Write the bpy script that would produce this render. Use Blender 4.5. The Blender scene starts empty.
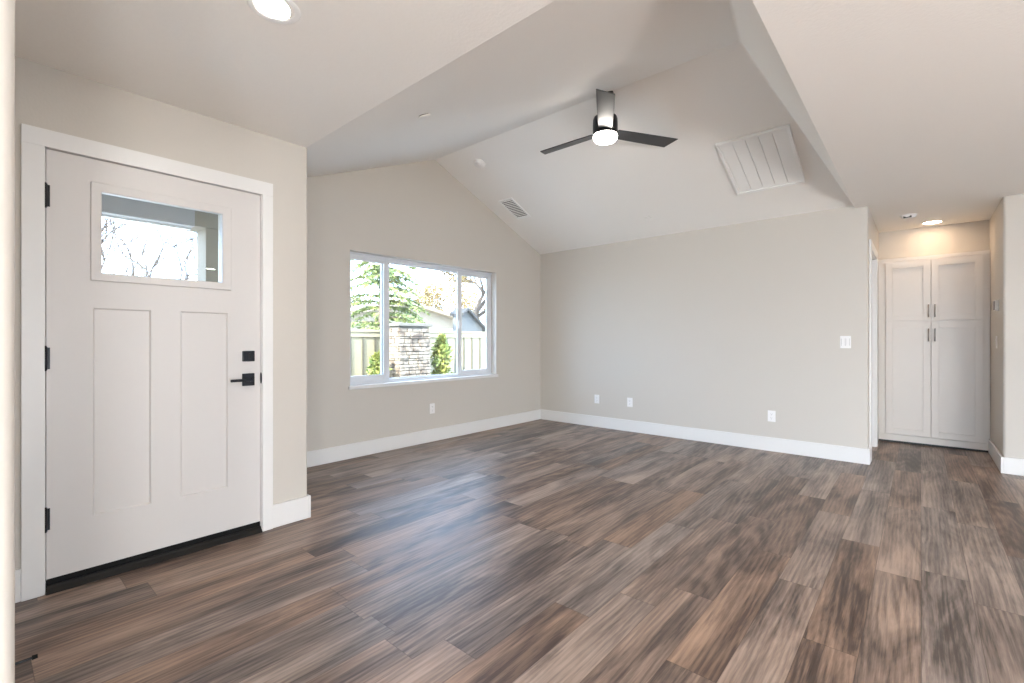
import bpy, bmesh, math, random
from mathutils import Vector, Matrix, Euler

S = bpy.context.scene
COL = S.collection
R = math.radians

# ------------------------------------------------------------------ camera
cam_data = bpy.data.cameras.new('camera')
cam_data.sensor_width = 36.0
cam_data.lens = 36.0 * 470.0 / 1024.0
cam_data.shift_y = -1.5 / 1024.0
cam_data.clip_start = 0.02
cam_data.clip_end = 500
cam = bpy.data.objects.new('camera', cam_data)
cam.location = (0, 0, 1.17)
cam.rotation_euler = (R(90), 0, R(41))
COL.objects.link(cam)
S.camera = cam

# ------------------------------------------------------------------ world, sun, exposure
world = bpy.data.worlds.new('world')
S.world = world
world.use_nodes = True
wn = world.node_tree.nodes
wl = world.node_tree.links
wn.clear()
w_out = wn.new('ShaderNodeOutputWorld')
w_bg = wn.new('ShaderNodeBackground')
w_sky = wn.new('ShaderNodeTexSky')
w_sky.sky_type = 'NISHITA'
w_sky.sun_disc = False
w_sky.sun_elevation = R(42)
w_sky.sun_rotation = R(140)
w_sky.air_density = 1.0
w_sky.dust_density = 3.0
w_mix = wn.new('ShaderNodeMixRGB')
w_mix.inputs[0].default_value = 0.55
w_mix.inputs[2].default_value = (8.0, 10.8, 15.4, 1)
wl.new(w_sky.outputs[0], w_mix.inputs[1])
wl.new(w_mix.outputs[0], w_bg.inputs[0])
w_bg.inputs[1].default_value = 0.58
wl.new(w_bg.outputs[0], w_out.inputs[0])

sun_data = bpy.data.lights.new('sun', 'SUN')
sun_data.energy = 10.0
sun_data.angle = R(0.6)
sun_data.color = (1.0, 0.95, 0.86)
sun = bpy.data.objects.new('sun', sun_data)
sun_dir = Vector((-0.22, 0.80, -0.50))          # the way the light travels
sun.rotation_euler = sun_dir.to_track_quat('-Z', 'Y').to_euler()
sun.location = (6, -10, 14)
COL.objects.link(sun)

S.view_settings.view_transform = 'Standard'
S.view_settings.look = 'None'
S.view_settings.gamma = 1.0
S.view_settings.use_curve_mapping = False
S.view_settings.exposure = 0.96

cy = S.cycles
cy.max_bounces = 14
cy.diffuse_bounces = 8
cy.glossy_bounces = 4
cy.transparent_max_bounces = 16
cy.caustics_reflective = False
cy.caustics_refractive = False
cy.sample_clamp_indirect = 6.0
cy.use_denoising = True
try:
    cy.denoiser = 'OPENIMAGEDENOISE'
    cy.denoising_input_passes = 'RGB_ALBEDO_NORMAL'
except Exception:
    pass

LAMP = 115.0            # radiance of the recessed lamps' lenses

# ------------------------------------------------------------------ materials
def new_mat(name):
    m = bpy.data.materials.new(name)
    m.use_nodes = True
    nt = m.node_tree
    return m, nt, nt.nodes['Principled BSDF']

def plain(name, col, rough=0.5, metal=0.0, spec=0.5, bump=None, vary=0.0):
    """Principled colour with a fine procedural grain."""
    m, nt, b = new_mat(name)
    b.inputs['Roughness'].default_value = rough
    b.inputs['Metallic'].default_value = metal
    b.inputs['Specular IOR Level'].default_value = spec
    tc = nt.nodes.new('ShaderNodeTexCoord')
    nz = nt.nodes.new('ShaderNodeTexNoise')
    nz.inputs['Scale'].default_value = bump[0] if bump else 30
    nz.inputs['Detail'].default_value = 4
    nt.links.new(tc.outputs['Object'], nz.inputs['Vector'])
    mx = nt.nodes.new('ShaderNodeMixRGB')
    mx.blend_type = 'MULTIPLY'
    mx.inputs[0].default_value = vary
    mx.inputs[1].default_value = (*col, 1)
    nt.links.new(nz.outputs['Fac'], mx.inputs[2])
    nt.links.new(mx.outputs[0], b.inputs['Base Color'])
    if bump:
        bp = nt.nodes.new('ShaderNodeBump')
        bp.inputs['Strength'].default_value = bump[1]
        bp.inputs['Distance'].default_value = bump[2]
        nt.links.new(nz.outputs['Fac'], bp.inputs['Height'])
        nt.links.new(bp.outputs[0], b.inputs['Normal'])
    return m

def emis(name, col, strength):
    m, nt, b = new_mat(name)
    b.inputs['Base Color'].default_value = (0.8, 0.8, 0.8, 1)
    b.inputs['Emission Color'].default_value = (*col, 1)
    b.inputs['Emission Strength'].default_value = strength
    return m

def glass_mat(name):
    m = bpy.data.materials.new(name)
    m.use_nodes = True
    nt = m.node_tree
    nt.nodes.clear()
    out = nt.nodes.new('ShaderNodeOutputMaterial')
    tr = nt.nodes.new('ShaderNodeBsdfTransparent')
    tr.inputs[0].default_value = (0.93, 0.955, 0.95, 1)
    gl = nt.nodes.new('ShaderNodeBsdfGlossy')
    gl.inputs['Roughness'].default_value = 0.0
    fr = nt.nodes.new('ShaderNodeFresnel')
    # same reflectance on both faces of the pane
    ge = nt.nodes.new('ShaderNodeNewGeometry')
    io = nt.nodes.new('ShaderNodeMix')
    io.inputs[2].default_value = 1.45
    io.inputs[3].default_value = 1.0 / 1.45
    nt.links.new(ge.outputs['Backfacing'], io.inputs[0])
    nt.links.new(io.outputs[0], fr.inputs[0])
    mx = nt.nodes.new('ShaderNodeMixShader')
    nt.links.new(fr.outputs[0], mx.inputs[0])
    nt.links.new(tr.outputs[0], mx.inputs[1])
    nt.links.new(gl.outputs[0], mx.inputs[2])
    nt.links.new(mx.outputs[0], out.inputs[0])
    return m

def floor_mat():
    """Vinyl planks 0.176 m wide running along Y, each with its own tone and grain."""
    m, nt, b = new_mat('plank_floor')
    N, L = nt.nodes, nt.links
    def math_(op, a, bb=None, c=None):
        n = N.new('ShaderNodeMath'); n.operation = op
        for i, v in enumerate((a, bb, c)):
            if v is None: continue
            if isinstance(v, (int, float)): n.inputs[i].default_value = v
            else: L.new(v, n.inputs[i])
        return n.outputs[0]
    tc = N.new('ShaderNodeTexCoord')
    sp = N.new('ShaderNodeSeparateXYZ'); L.new(tc.outputs['Object'], sp.inputs[0])
    X, Y = sp.outputs[0], sp.outputs[1]
    W, LEN = 0.176, 1.22
    u = math_('DIVIDE', math_('ADD', X, 20.062 + 0.0), W)
    row = math_('FLOOR', u)
    wn1 = N.new('ShaderNodeTexWhiteNoise'); wn1.noise_dimensions = '1D'; L.new(row, wn1.inputs['W'])
    v = math_('ADD', math_('DIVIDE', math_('ADD', Y, 20), LEN), math_('MULTIPLY', wn1.outputs['Value'], 7.3))
    idx = math_('FLOOR', v)
    cid = N.new('ShaderNodeCombineXYZ'); L.new(row, cid.inputs[0]); L.new(idx, cid.inputs[1])
    wn2 = N.new('ShaderNodeTexWhiteNoise'); wn2.noise_dimensions = '2D'; L.new(cid.outputs[0], wn2.inputs['Vector'])
    fu = math_('FRACT', u); fv = math_('FRACT', v)
    # grain coordinates, shifted per plank
    off = N.new('ShaderNodeVectorMath'); off.operation = 'MULTIPLY'
    L.new(wn2.outputs['Color'], off.inputs[0]); off.inputs[1].default_value = (37, 61, 0)
    add = N.new('ShaderNodeVectorMath'); add.operation = 'ADD'
    L.new(tc.outputs['Object'], add.inputs[0]); L.new(off.outputs[0], add.inputs[1])
    def stretched(sx, sy, scale, detail, rough, dist=0.0):
        mp = N.new('ShaderNodeMapping'); mp.inputs['Scale'].default_value = (sx, sy, 1)
        L.new(add.outputs[0], mp.inputs[0])
        nz = N.new('ShaderNodeTexNoise')
        nz.inputs['Scale'].default_value = scale
        nz.inputs['Detail'].default_value = detail
        nz.inputs['Roughness'].default_value = rough
        nz.inputs['Distortion'].default_value = dist
        L.new(mp.outputs[0], nz.inputs['Vector'])
        return nz.outputs['Fac']
    big = stretched(6.0, 1.25, 1.0, 4.0, 0.55, 0.8)       # broad cloudy streaks
    mid = stretched(34.0, 1.8, 1.0, 6.0, 0.62, 1.0)      # long streaks
    fine = stretched(210.0, 9.0, 1.0, 4.0, 0.7)         # pores
    # cathedral rings on some of the planks
    mp = N.new('ShaderNodeMapping'); mp.inputs['Scale'].default_value = (9.0, 0.8, 1)
    L.new(add.outputs[0], mp.inputs[0])
    wv = N.new('ShaderNodeTexWave'); wv.wave_type = 'RINGS'; wv.rings_direction = 'Z'
    wv.inputs['Scale'].default_value = 1.6
    wv.inputs['Distortion'].default_value = 9.0
    wv.inputs['Detail'].default_value = 2.0
    wv.inputs['Detail Scale'].default_value = 0.8
    L.new(mp.outputs[0], wv.inputs['Vector'])
    t = math_('ADD', math_('MULTIPLY', big, 0.68), math_('MULTIPLY', mid, 0.46))
    t = math_('ADD', t, math_('MULTIPLY', math_('SUBTRACT', wn2.outputs['Value'], 0.5), 0.11))
    t = math_('ADD', t, math_('MULTIPLY', math_('SUBTRACT', wv.outputs['Fac'], 0.5), 0.06))
    t = math_('ADD', t, math_('MULTIPLY', math_('SUBTRACT', fine, 0.5), 0.22))
    rp = N.new('ShaderNodeValToRGB')
    el = rp.color_ramp.elements
    el[0].position = 0.29; el[0].color = (0.034, 0.024, 0.020, 1)
    el[1].position = 0.765; el[1].color = (0.420, 0.288, 0.212, 1)
    e = el.new(0.445); e.color = (0.088, 0.060, 0.048, 1)
    e = el.new(0.575); e.color = (0.215, 0.148, 0.113, 1)
    L.new(t, rp.inputs[0])
    # a few planks are greyer
    hs = N.new('ShaderNodeHueSaturation')
    L.new(rp.outputs[0], hs.inputs['Color'])
    sepc = N.new('ShaderNodeSeparateColor'); L.new(wn2.outputs['Color'], sepc.inputs[0])
    L.new(math_('ADD', math_('MULTIPLY', sepc.outputs[1], 0.45), 0.66), hs.inputs['Saturation'])
    # joints between the planks
    eu = math_('MINIMUM', fu, math_('SUBTRACT', 1.0, fu))
    ev = math_('MINIMUM', fv, math_('SUBTRACT', 1.0, fv))
    ju = math_('LESS_THAN', eu, 0.008); jv = math_('LESS_THAN', ev, 0.0014)
    j = math_('MAXIMUM', ju, jv)
    mx = N.new('ShaderNodeMixRGB'); mx.blend_type = 'MULTIPLY'
    L.new(math_('MULTIPLY', j, 0.5), mx.inputs[0]); L.new(hs.outputs[0], mx.inputs[1]); mx.inputs[2].default_value = (0.25, 0.22, 0.2, 1)
    L.new(mx.outputs[0], b.inputs['Base Color'])
    b.inputs['Roughness'].default_value = 0.40
    L.new(math_('ADD', math_('MULTIPLY', mid, 0.10), 0.33), b.inputs['Roughness'])
    b.inputs['Specular IOR Level'].default_value = 0.30
    bp = N.new('ShaderNodeBump'); bp.inputs['Strength'].default_value = 0.25; bp.inputs['Distance'].default_value = 0.0012
    L.new(math_('SUBTRACT', math_('ADD', fine, mid), j), bp.inputs['Height'])
    L.new(bp.outputs[0], b.inputs['Normal'])
    return m

def stone_mat():
    """Pale stacked ledge stone; the courses themselves are modelled, this gives each stone its grain."""
    m, nt, b = new_mat('ledge_stone')
    N, L = nt.nodes, nt.links
    tc = N.new('ShaderNodeTexCoord')
    nz = N.new('ShaderNodeTexNoise'); nz.inputs['Scale'].default_value = 6; nz.inputs['Detail'].default_value = 6
    L.new(tc.outputs['Object'], nz.inputs['Vector'])
    rp = N.new('ShaderNodeValToRGB')
    el = rp.color_ramp.elements
    el[0].position = 0.35; el[0].color = (0.11, 0.08, 0.06, 1)
    el[1].position = 0.65; el[1].color = (0.33, 0.28, 0.215, 1)
    L.new(nz.outputs['Fac'], rp.inputs[0])
    L.new(rp.outputs[0], b.inputs['Base Color'])
    b.inputs['Roughness'].default_value = 0.9
    return m

def leaf_mat(name, c1, c2):
    m, nt, b = new_mat(name)
    N, L = nt.nodes, nt.links
    tc = N.new('ShaderNodeTexCoord')
    nz = N.new('ShaderNodeTexNoise'); nz.inputs['Scale'].default_value = 3.0; nz.inputs['Detail'].default_value = 3
    L.new(tc.outputs['Object'], nz.inputs['Vector'])
    rp = N.new('ShaderNodeValToRGB')
    rp.color_ramp.elements[0].position = 0.35; rp.color_ramp.elements[0].color = (*c1, 1)
    rp.color_ramp.elements[1].position = 0.65; rp.color_ramp.elements[1].color = (*c2, 1)
    L.new(nz.outputs['Fac'], rp.inputs[0]); L.new(rp.outputs[0], b.inputs['Base Color'])
    b.inputs['Roughness'].default_value = 0.7
    return m

M = {}
M['wall'] = plain('wall_paint', (0.57, 0.535, 0.485), 0.6, spec=0.3, bump=(95, 0.35, 0.0015), vary=0.03)
M['ceiling'] = plain('ceiling_paint', (0.86, 0.84, 0.81), 0.7, spec=0.25, bump=(70, 0.5, 0.0025), vary=0.03)
M['trim'] = plain('trim_paint', (0.73, 0.72, 0.705), 0.35, spec=0.45, vary=0.01)
M['door'] = plain('door_paint', (0.63, 0.605, 0.585), 0.4, spec=0.45, bump=(60, 0.05, 0.0005), vary=0.02)
M['cabinet'] = plain('cabinet_paint', (0.74, 0.70, 0.655), 0.35, spec=0.45, vary=0.01)
M['vinyl'] = plain('window_vinyl', (0.66, 0.68, 0.71), 0.35, spec=0.5, vary=0.01)
M['black'] = plain('matte_black_metal', (0.008, 0.009, 0.012), 0.36, 0.0, spec=0.3, vary=0.1)
M['blade'] = plain('satin_black_blade', (0.016, 0.016, 0.019), 0.36, 0.0, spec=0.8, vary=0.1)
M['dark_rubber'] = plain('dark_rubber', (0.006, 0.006, 0.006), 0.6, spec=0.15, vary=0.1)
M['nickel'] = plain('brushed_nickel', (0.36, 0.33, 0.30), 0.32, 1.0, vary=0.1)
M['plastic'] = plain('white_plastic', (0.80, 0.79, 0.78), 0.4, spec=0.5, vary=0.01)
M['slot'] = plain('dark_slot', (0.05, 0.05, 0.05), 0.6, vary=0.1)
M['screen'] = plain('grey_screen', (0.07, 0.075, 0.09), 0.2, vary=0.05)
M['vent_dark'] = plain('duct_dark', (0.10, 0.10, 0.10), 0.7, vary=0.1)
M['metal_white'] = plain('white_enamel', (0.86, 0.86, 0.85), 0.4, spec=0.5, vary=0.01)
M['steel'] = plain('threshold_bronze', (0.012, 0.011, 0.010), 0.5, 0.0, spec=0.2, vary=0.1)
M['glass'] = glass_mat('window_glass')
M['lamp'] = emis('lamp_lens', (1.0, 0.95, 0.88), LAMP)
M['lamp_hall'] = emis('hall_lamp_lens', (1.0, 0.72, 0.48), 32.0)
M['globe'] = emis('fill_globe_glow', (1.0, 0.985, 0.955), 134.0)  # glow of the added fill globes, matches no known lamp
M['fan_lens'] = emis('fan_lamp_lens', (1.0, 0.93, 0.84), 19.0)
M['floor'] = floor_mat()
M['stone'] = stone_mat()
M['cap'] = plain('stone_cap', (0.16, 0.145, 0.12), 0.85, vary=0.2)
M['fence'] = plain('fence_board', (0.31, 0.275, 0.18), 0.8, bump=(20, 0.3, 0.003), vary=0.2)
M['batten'] = plain('fence_batten', (0.10, 0.09, 0.06), 0.8, vary=0.2)
M['stucco'] = plain('cream_stucco', (0.30, 0.26, 0.20), 0.9, bump=(30, 0.4, 0.004), vary=0.1)
M['siding'] = plain('grey_siding', (0.10, 0.105, 0.105), 0.8, vary=0.15)
M['shingle'] = plain('tan_shingle', (0.30, 0.25, 0.18), 0.9, bump=(14, 0.6, 0.01), vary=0.25)
M['dark_roof'] = plain('dark_shingle', (0.05, 0.05, 0.05), 0.9, vary=0.25)
M['ground'] = plain('pale_gravel', (0.60, 0.57, 0.51), 0.95, bump=(25, 0.5, 0.01), vary=0.3)
M['bark'] = plain('bark', (0.13, 0.10, 0.075), 0.9, bump=(20, 0.6, 0.01), vary=0.4)
M['bark_dark'] = plain('dark_bark', (0.075, 0.06, 0.048), 0.9, vary=0.4)
M['bark_pale'] = plain('pale_bark', (0.22, 0.185, 0.15), 0.9, vary=0.4)
M['conifer'] = leaf_mat('conifer_needles', (0.09, 0.14, 0.06), (0.27, 0.30, 0.10))
M['gold'] = leaf_mat('golden_leaves', (0.13, 0.09, 0.035), (0.24, 0.18, 0.07))
M['olive'] = leaf_mat('olive_leaves', (0.07, 0.09, 0.03), (0.17, 0.17, 0.06))
M['shrub'] = leaf_mat('shrub_leaves', (0.08, 0.13, 0.03), (0.26, 0.26, 0.06))
M['beam'] = plain('porch_paint', (0.40, 0.385, 0.37), 0.8, vary=0.05)

# ------------------------------------------------------------------ mesh helpers
class MB:
    def __init__(self):
        self.bm = bmesh.new()
    def box(self, x0, x1, y0, y1, z0, z1):
        vs = [self.bm.verts.new(p) for p in ((x0,y0,z0),(x1,y0,z0),(x1,y1,z0),(x0,y1,z0),(x0,y0,z1),(x1,y0,z1),(x1,y1,z1),(x0,y1,z1))]
        for f in ((0,3,2,1),(4,5,6,7),(0,1,5,4),(1,2,6,5),(2,3,7,6),(3,0,4,7)):
            self.bm.faces.new([vs[i] for i in f])
        return self
    def prism(self, pts, axis, lo, hi):
        """2-D polygon swept along an axis ('x': pts are (y,z), 'y': (x,z), 'z': (x,y))."""
        def P(p, w):
            return {'x': (w, p[0], p[1]), 'y': (p[0], w, p[1]), 'z': (p[0], p[1], w)}[axis]
        a = [self.bm.verts.new(P(p, lo)) for p in pts]
        b = [self.bm.verts.new(P(p, hi)) for p in pts]
        n = len(pts)
        self.bm.faces.new(a); self.bm.faces.new(b[::-1])
        for i in range(n):
            self.bm.faces.new([a[i], b[i], b[(i+1) % n], a[(i+1) % n]])
        return self
    def ring(self, x0, x1, o, i):
        """rectangular frame facing +x; o and i are (y0, y1, z0, z1) of its outer and inner edge."""
        def loop(x, r): return [self.bm.verts.new(p) for p in ((x, r[0], r[2]), (x, r[1], r[2]), (x, r[1], r[3]), (x, r[0], r[3]))]
        a, b, c, d = loop(x1, o), loop(x1, i), loop(x0, i), loop(x0, o)
        for p, q in ((a, b), (b, c), (c, d), (d, a)):
            for k in range(4):
                j = (k+1) % 4
                self.bm.faces.new([p[k], p[j], q[j], q[k]])
        return self
    def lathe(self, prof, n=32, c=(0,0,0)):
        """profile of (radius, z) revolved about z at c; radius 0 closes to a point."""
        rings = []
        for r, z in prof:
            if r <= 1e-6:
                rings.append([self.bm.verts.new((c[0], c[1], c[2]+z))])
            else:
                rings.append([self.bm.verts.new((c[0]+r*math.cos(2*math.pi*i/n), c[1]+r*math.sin(2*math.pi*i/n), c[2]+z)) for i in range(n)])
        for A, B in zip(rings, rings[1:]):
            for i in range(n):
                j = (i+1) % n
                if len(A) == 1 and len(B) == 1: continue
                if len(A) == 1: self.bm.faces.new([A[0], B[i], B[j]])
                elif len(B) == 1: self.bm.faces.new([A[i], A[j], B[0]])
                else: self.bm.faces.new([A[i], A[j], B[j], B[i]])
        return self
    def tube(self, p0, p1, r0, r1=None, n=10, cap=True):
        r1 = r0 if r1 is None else r1
        p0, p1 = Vector(p0), Vector(p1)
        d = (p1-p0)
        if d.length < 1e-6: return self
        q = d.to_track_quat('Z', 'Y')
        A = [self.bm.verts.new(p0 + q @ Vector((r0*math.cos(2*math.pi*i/n), r0*math.sin(2*math.pi*i/n), 0))) for i in range(n)]
        B = [self.bm.verts.new(p1 + q @ Vector((r1*math.cos(2*math.pi*i/n), r1*math.sin(2*math.pi*i/n), 0))) for i in range(n)]
        for i in range(n):
            j = (i+1) % n
            self.bm.faces.new([A[i], A[j], B[j], B[i]])
        if cap:
            self.bm.faces.new(A[::-1]); self.bm.faces.new(B)
        return self
    def leaf(self, p, d, up, ln, wd):
        """a small pointed two-triangle blade."""
        d = Vector(d).normalized(); s = d.cross(Vector(up))
        if s.length < 1e-4: s = d.cross(Vector((1,0,0)))
        s = s.normalized()*wd*0.5; p = Vector(p)
        v = [self.bm.verts.new(q) for q in (p, p+d*ln*0.45+s, p+d*ln, p+d*ln*0.45-s)]
        self.bm.faces.new(v)
        return self
    def build(self, name, mat, parent=None, bevel=0.0, seg=2, smooth=False, angle=30, recalc=True):
        if recalc: bmesh.ops.recalc_face_normals(self.bm, faces=self.bm.faces)
        me = bpy.data.meshes.new(name)
        self.bm.to_mesh(me); self.bm.free()
        o = bpy.data.objects.new(name, me)
        COL.objects.link(o)
        me.materials.append(mat)
        if parent: o.parent = parent
        if smooth:
            for p in me.polygons: p.use_smooth = True
        if bevel > 0:
            md = o.modifiers.new('bevel', 'BEVEL')
            md.width = bevel; md.segments = seg; md.limit_method = 'ANGLE'; md.angle_limit = R(angle)
            md.harden_normals = False
        return o

def smooth_by_angle(o, deg=35):
    me = o.data
    bm = bmesh.new(); bm.from_mesh(me)
    for f in bm.faces: f.smooth = True
    for e in bm.edges:
        if len(e.link_faces) == 2 and e.calc_face_angle(0) > R(deg): e.smooth = False
    bm.to_mesh(me); bm.free()
    return o

def tag(o, label, cat=None, group=None, kind=None):
    o['label'] = label
    if cat: o['category'] = cat
    if group: o['group'] = group
    if kind: o['kind'] = kind
    return o

def empty(name, loc=(0,0,0), rz=0.0, mat=None):
    o = bpy.data.objects.new(name, None)
    o.empty_display_size = 0.05
    COL.objects.link(o)
    if mat is not None: o.matrix_world = mat
    else:
        o.location = loc; o.rotation_euler = (0,0,rz)
    return o

def surf(loc, x, z):
    """matrix with local x along x, local z out of the surface."""
    x = Vector(x).normalized(); z = Vector(z).normalized(); y = z.cross(x)
    m = Matrix((x, y, z)).transposed().to_4x4()
    m.translation = Vector(loc)
    return m

def copy_tree(o, parent=None):
    c = o.copy(); COL.objects.link(c)
    if parent is not None: c.parent = parent
    for ch in list(o.children): copy_tree(ch, c)
    return c

def arc(cx, cy, r, a0, a1, n=8):
    return [(cx+r*math.cos(R(a0+(a1-a0)*i/n)), cy+r*math.sin(R(a0+(a1-a0)*i/n))) for i in range(n+1)]

# ------------------------------------------------------------------ dimensions (metres)
ZC = 2.437                 # flat ceiling
XD = -3.05                 # entry wall face
XW = -4.255                # window wall face
YB = 5.535                 # back wall face
YE = 1.455                 # corner of entry wall, edge of flat entry ceiling
XE = -0.475                # edge of flat ceiling on the right
XH0, XH1 = -0.373, 0.547   # hall faces
YH = 5.95                  # wall right of hall, facing the camera
YC = 6.93                  # face of pantry cabinet
YR, ZR = 3.53, 3.262       # ridge of the vault
X1, Y0 = 5.4, -4.6         # far sides of the open kitchen behind the camera
T = 0.12

# ------------------------------------------------------------------ structure: floor, walls, ceiling
f = MB(); f.box(-4.37, X1+T, Y0-T, 7.2, -0.1, 0.0)
tag(f.build('floor', M['floor']), 'wood look plank floor in grey and brown running through the room', 'floor', kind='structure')

# entry wall with the door opening (y 0.222..1.164, z 0..2.062)
w = MB()
w.box(XD-T, XD, Y0-T, 0.212, 0, ZC+.06)
w.box(XD-T, XD, 1.172, 1.335, 0, ZC+.06)
w.box(XD-T, XD, 0.212, 1.172, 2.072, ZC+.06)
tag(w.build('wall_left', M['wall']), 'beige wall that holds the white front door', 'wall', kind='structure')
# return wall between entry and the window recess, rounded free corner
rr = 0.014
pts = [(-4.37, 1.335), (XD, 1.335)] + arc(XD-rr, YE-rr, rr, 0, 90) + [(-4.37, YE)]
w = MB(); w.prism(pts, 'z', 0, ZC+.02)
tag(smooth_by_angle(w.build('wall_entry_side', M['wall'])), 'short beige wall end with rounded corner right of the front door', 'wall', kind='structure')
# window wall with gable top and the window opening
WY0, WY1, WZ0, WZ1 = 2.455, 4.575, 0.715, 2.062
def vault_z(y):
    return ZC + (ZR-ZC)*(y-YE)/(YR-YE) if y <= YR else ZR - (ZR-ZC)*(y-YR)/(YB-YR)
w = MB()
w.box(XW-T, XW, YE, WY0, 0, WZ1)
w.box(XW-T, XW, WY1, YB+T, 0, WZ1)
w.box(XW-T, XW, WY0, WY1, 0, WZ0-.03)
w.prism([(YE, WZ1), (YB+T, WZ1), (YB+T, vault_z(YB)+.03), (YR, ZR+.07), (YE, ZC+.05)], 'x', XW-T, XW)
tag(w.build('wall_far_left', M['wall']), 'beige gable wall with the wide window', 'wall', kind='structure')
# back wall, rounded at the hall corner
w = MB(); w.prism([(XW, YB), (XH0-rr, YB)] + arc(XH0-rr, YB+rr, rr, -90, 0) + [(XH0, YB+T), (XW, YB+T)], 'z', 0, ZC+.02)
tag(smooth_by_angle(w.build('wall_back', M['wall'])), 'long blank beige wall opposite the camera', 'wall', kind='structure')
# hall walls
DY0, DY1 = 5.755, 6.50
w = MB()
w.box(XH0-T, XH0, YB+T, DY0, 0, ZC+.06)
w.box(XH0-T, XH0, DY1, 7.2, 0, ZC+.06)
w.box(XH0-T, XH0, DY0, DY1, 2.06, ZC+.06)
tag(w.build('wall_hall_left', M['wall']), 'narrow beige hall wall with a doorway left of the pantry cabinet', 'wall', kind='structure')
rb = 0.022
w = MB(); w.prism([(XH1, 7.2)] + arc(XH1+rb, YH+rb, rb, 180, 270) + [(X1+T, YH), (X1+T, YH+T), (XH1+T, YH+T), (XH1+T, 7.2)], 'z', 0, ZC+.06)
tag(smooth_by_angle(w.build('wall_hall_right', M['wall'])), 'beige wall with rounded corner right of the pantry cabinet', 'wall', kind='structure')
w = MB(); w.box(XH0-T, XH1+T, 7.03, 7.2, 0, ZC+.06)
tag(w.build('wall_hall_back', M['wall']), 'beige wall above the pantry cabinet', 'wall', kind='structure')
# wall close to the camera at the left edge
w = MB()
nx = -1.10; ny = 0.0472; rn = 0.028
pts = [(XD, ny-.13), (nx, ny-.13)] + arc(nx-rn, ny-rn, rn, 0, 90, 12) + [(XD, ny)]
w.prism(pts, 'z', 0, ZC+.02)
tag(smooth_by_angle(w.build('wall_near_left', M['wall'])), 'pale wall end close to the camera at the left edge of the view', 'wall', kind='structure')
# kitchen side behind the camera: right wall with two windows, rear wall with a wide opening
KY = [(-3.8, -1.2), (0.2, 3.0)]
w = MB()
ys = [Y0-T, *KY[0], *KY[1], YH]
for a, b in ((ys[0], ys[1]), (ys[2], ys[3]), (ys[4], ys[5])): w.box(X1, X1+T, a, b, 0, ZC+.06)
for a, b in KY:
    w.box(X1, X1+T, a, b, 0, 0.25); w.box(X1, X1+T, a, b, 2.2, ZC+.06)
tag(w.build('wall_right', M['wall']), 'beige kitchen wall with two windows behind the camera', 'wall', kind='structure')
RX = (-1.8, 4.2)
w = MB()
w.box(XD-T, RX[0], Y0-T, Y0, 0, ZC+.06); w.box(RX[1], X1+T, Y0-T, Y0, 0, ZC+.06); w.box(RX[0], RX[1], Y0-T, Y0, 2.25, ZC+.06)
tag(w.build('wall_rear', M['wall']), 'beige wall with wide patio doors behind the camera', 'wall', kind='structure')

# ceiling: flat over entry, kitchen and hall; hipped vault over the living room
bm = bmesh.new()
V = lambda *p: bm.verts.new(p)
xl, xr, yb0, yt = -4.36, X1+T, Y0-T, 7.2
A = V(xl, yb0, ZC); B = V(xr, yb0, ZC); Cc = V(xr, YE, ZC); D = V(XE, YE, ZC); E_ = V(xl, YE, ZC)
Fv = V(XE, YB+.02, ZC); G = V(xr, YB+.02, ZC); H = V(xr, yt, ZC); I = V(XE, yt, ZC)
J = V(xl, YR, ZR); K = V(-0.948, YR, ZR); Lv = V(xl, YB+.02, ZC-.008)
for fc in ((A,B,Cc,D,E_), (D,Cc,G,Fv), (Fv,G,H,I), (E_,D,K,J), (J,K,Fv,Lv), (D,Fv,K)):
    bm.faces.new(fc)
c = MB(); c.bm.free(); c.bm = bm
bmesh.ops.recalc_face_normals(bm, faces=bm.faces)
if sum(fc.normal.z for fc in bm.faces) < 0:
    bmesh.ops.reverse_faces(bm, faces=bm.faces)
ceil = c.build('ceiling', M['ceiling'], recalc=False)
md = ceil.modifiers.new('bead', 'BEVEL'); md.width = 0.018; md.segments = 3; md.limit_method = 'ANGLE'; md.angle_limit = R(50)
md = ceil.modifiers.new('thick', 'SOLIDIFY'); md.thickness = 0.05; md.offset = 1.0
tag(ceil, 'pale textured ceiling, flat over entry and hall, vaulted over living room', 'ceiling', kind='structure')

# ------------------------------------------------------------------ baseboards and casings
BH, BT = 0.145, 0.015
def base(name, boxes, label):
    m = MB()
    for b in boxes: m.box(*b)
    return tag(m.build(name, M['trim'], bevel=0.003), label, 'baseboard', kind='structure')
base('baseboard_left', [(XD, XD+BT, 1.228, YE, 0, BH), (XD-0.4, XD+BT, YE, YE+BT, 0, BH)], 'short white baseboard wrapping the wall end right of the front door')
base('baseboard_left_end', [(XD, XD+BT, ny, 0.146, 0, BH)], 'short white baseboard left of the front door')
base('baseboard_near', [(XD+BT, nx+.0, ny, ny+BT, 0, BH)], 'white baseboard on the hidden side of the near wall')
base('baseboard_far_left', [(XW, XW+BT, YE, YB, 0, BH), ], 'white baseboard below the wide window')
base('baseboard_back', [(XW+BT, XH0+BT, YB-BT, YB, 0, BH), (XH0, XH0+BT, YB, 5.665, 0, BH)], 'long white baseboard along the blank back wall')
base('baseboard_hall_right', [(XH1-BT, XH1, YH-BT, YC, 0, BH), (XH1, X1, YH-BT, YH, 0, BH)], 'white baseboard at the hall corner right of the pantry cabinet')

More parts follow.
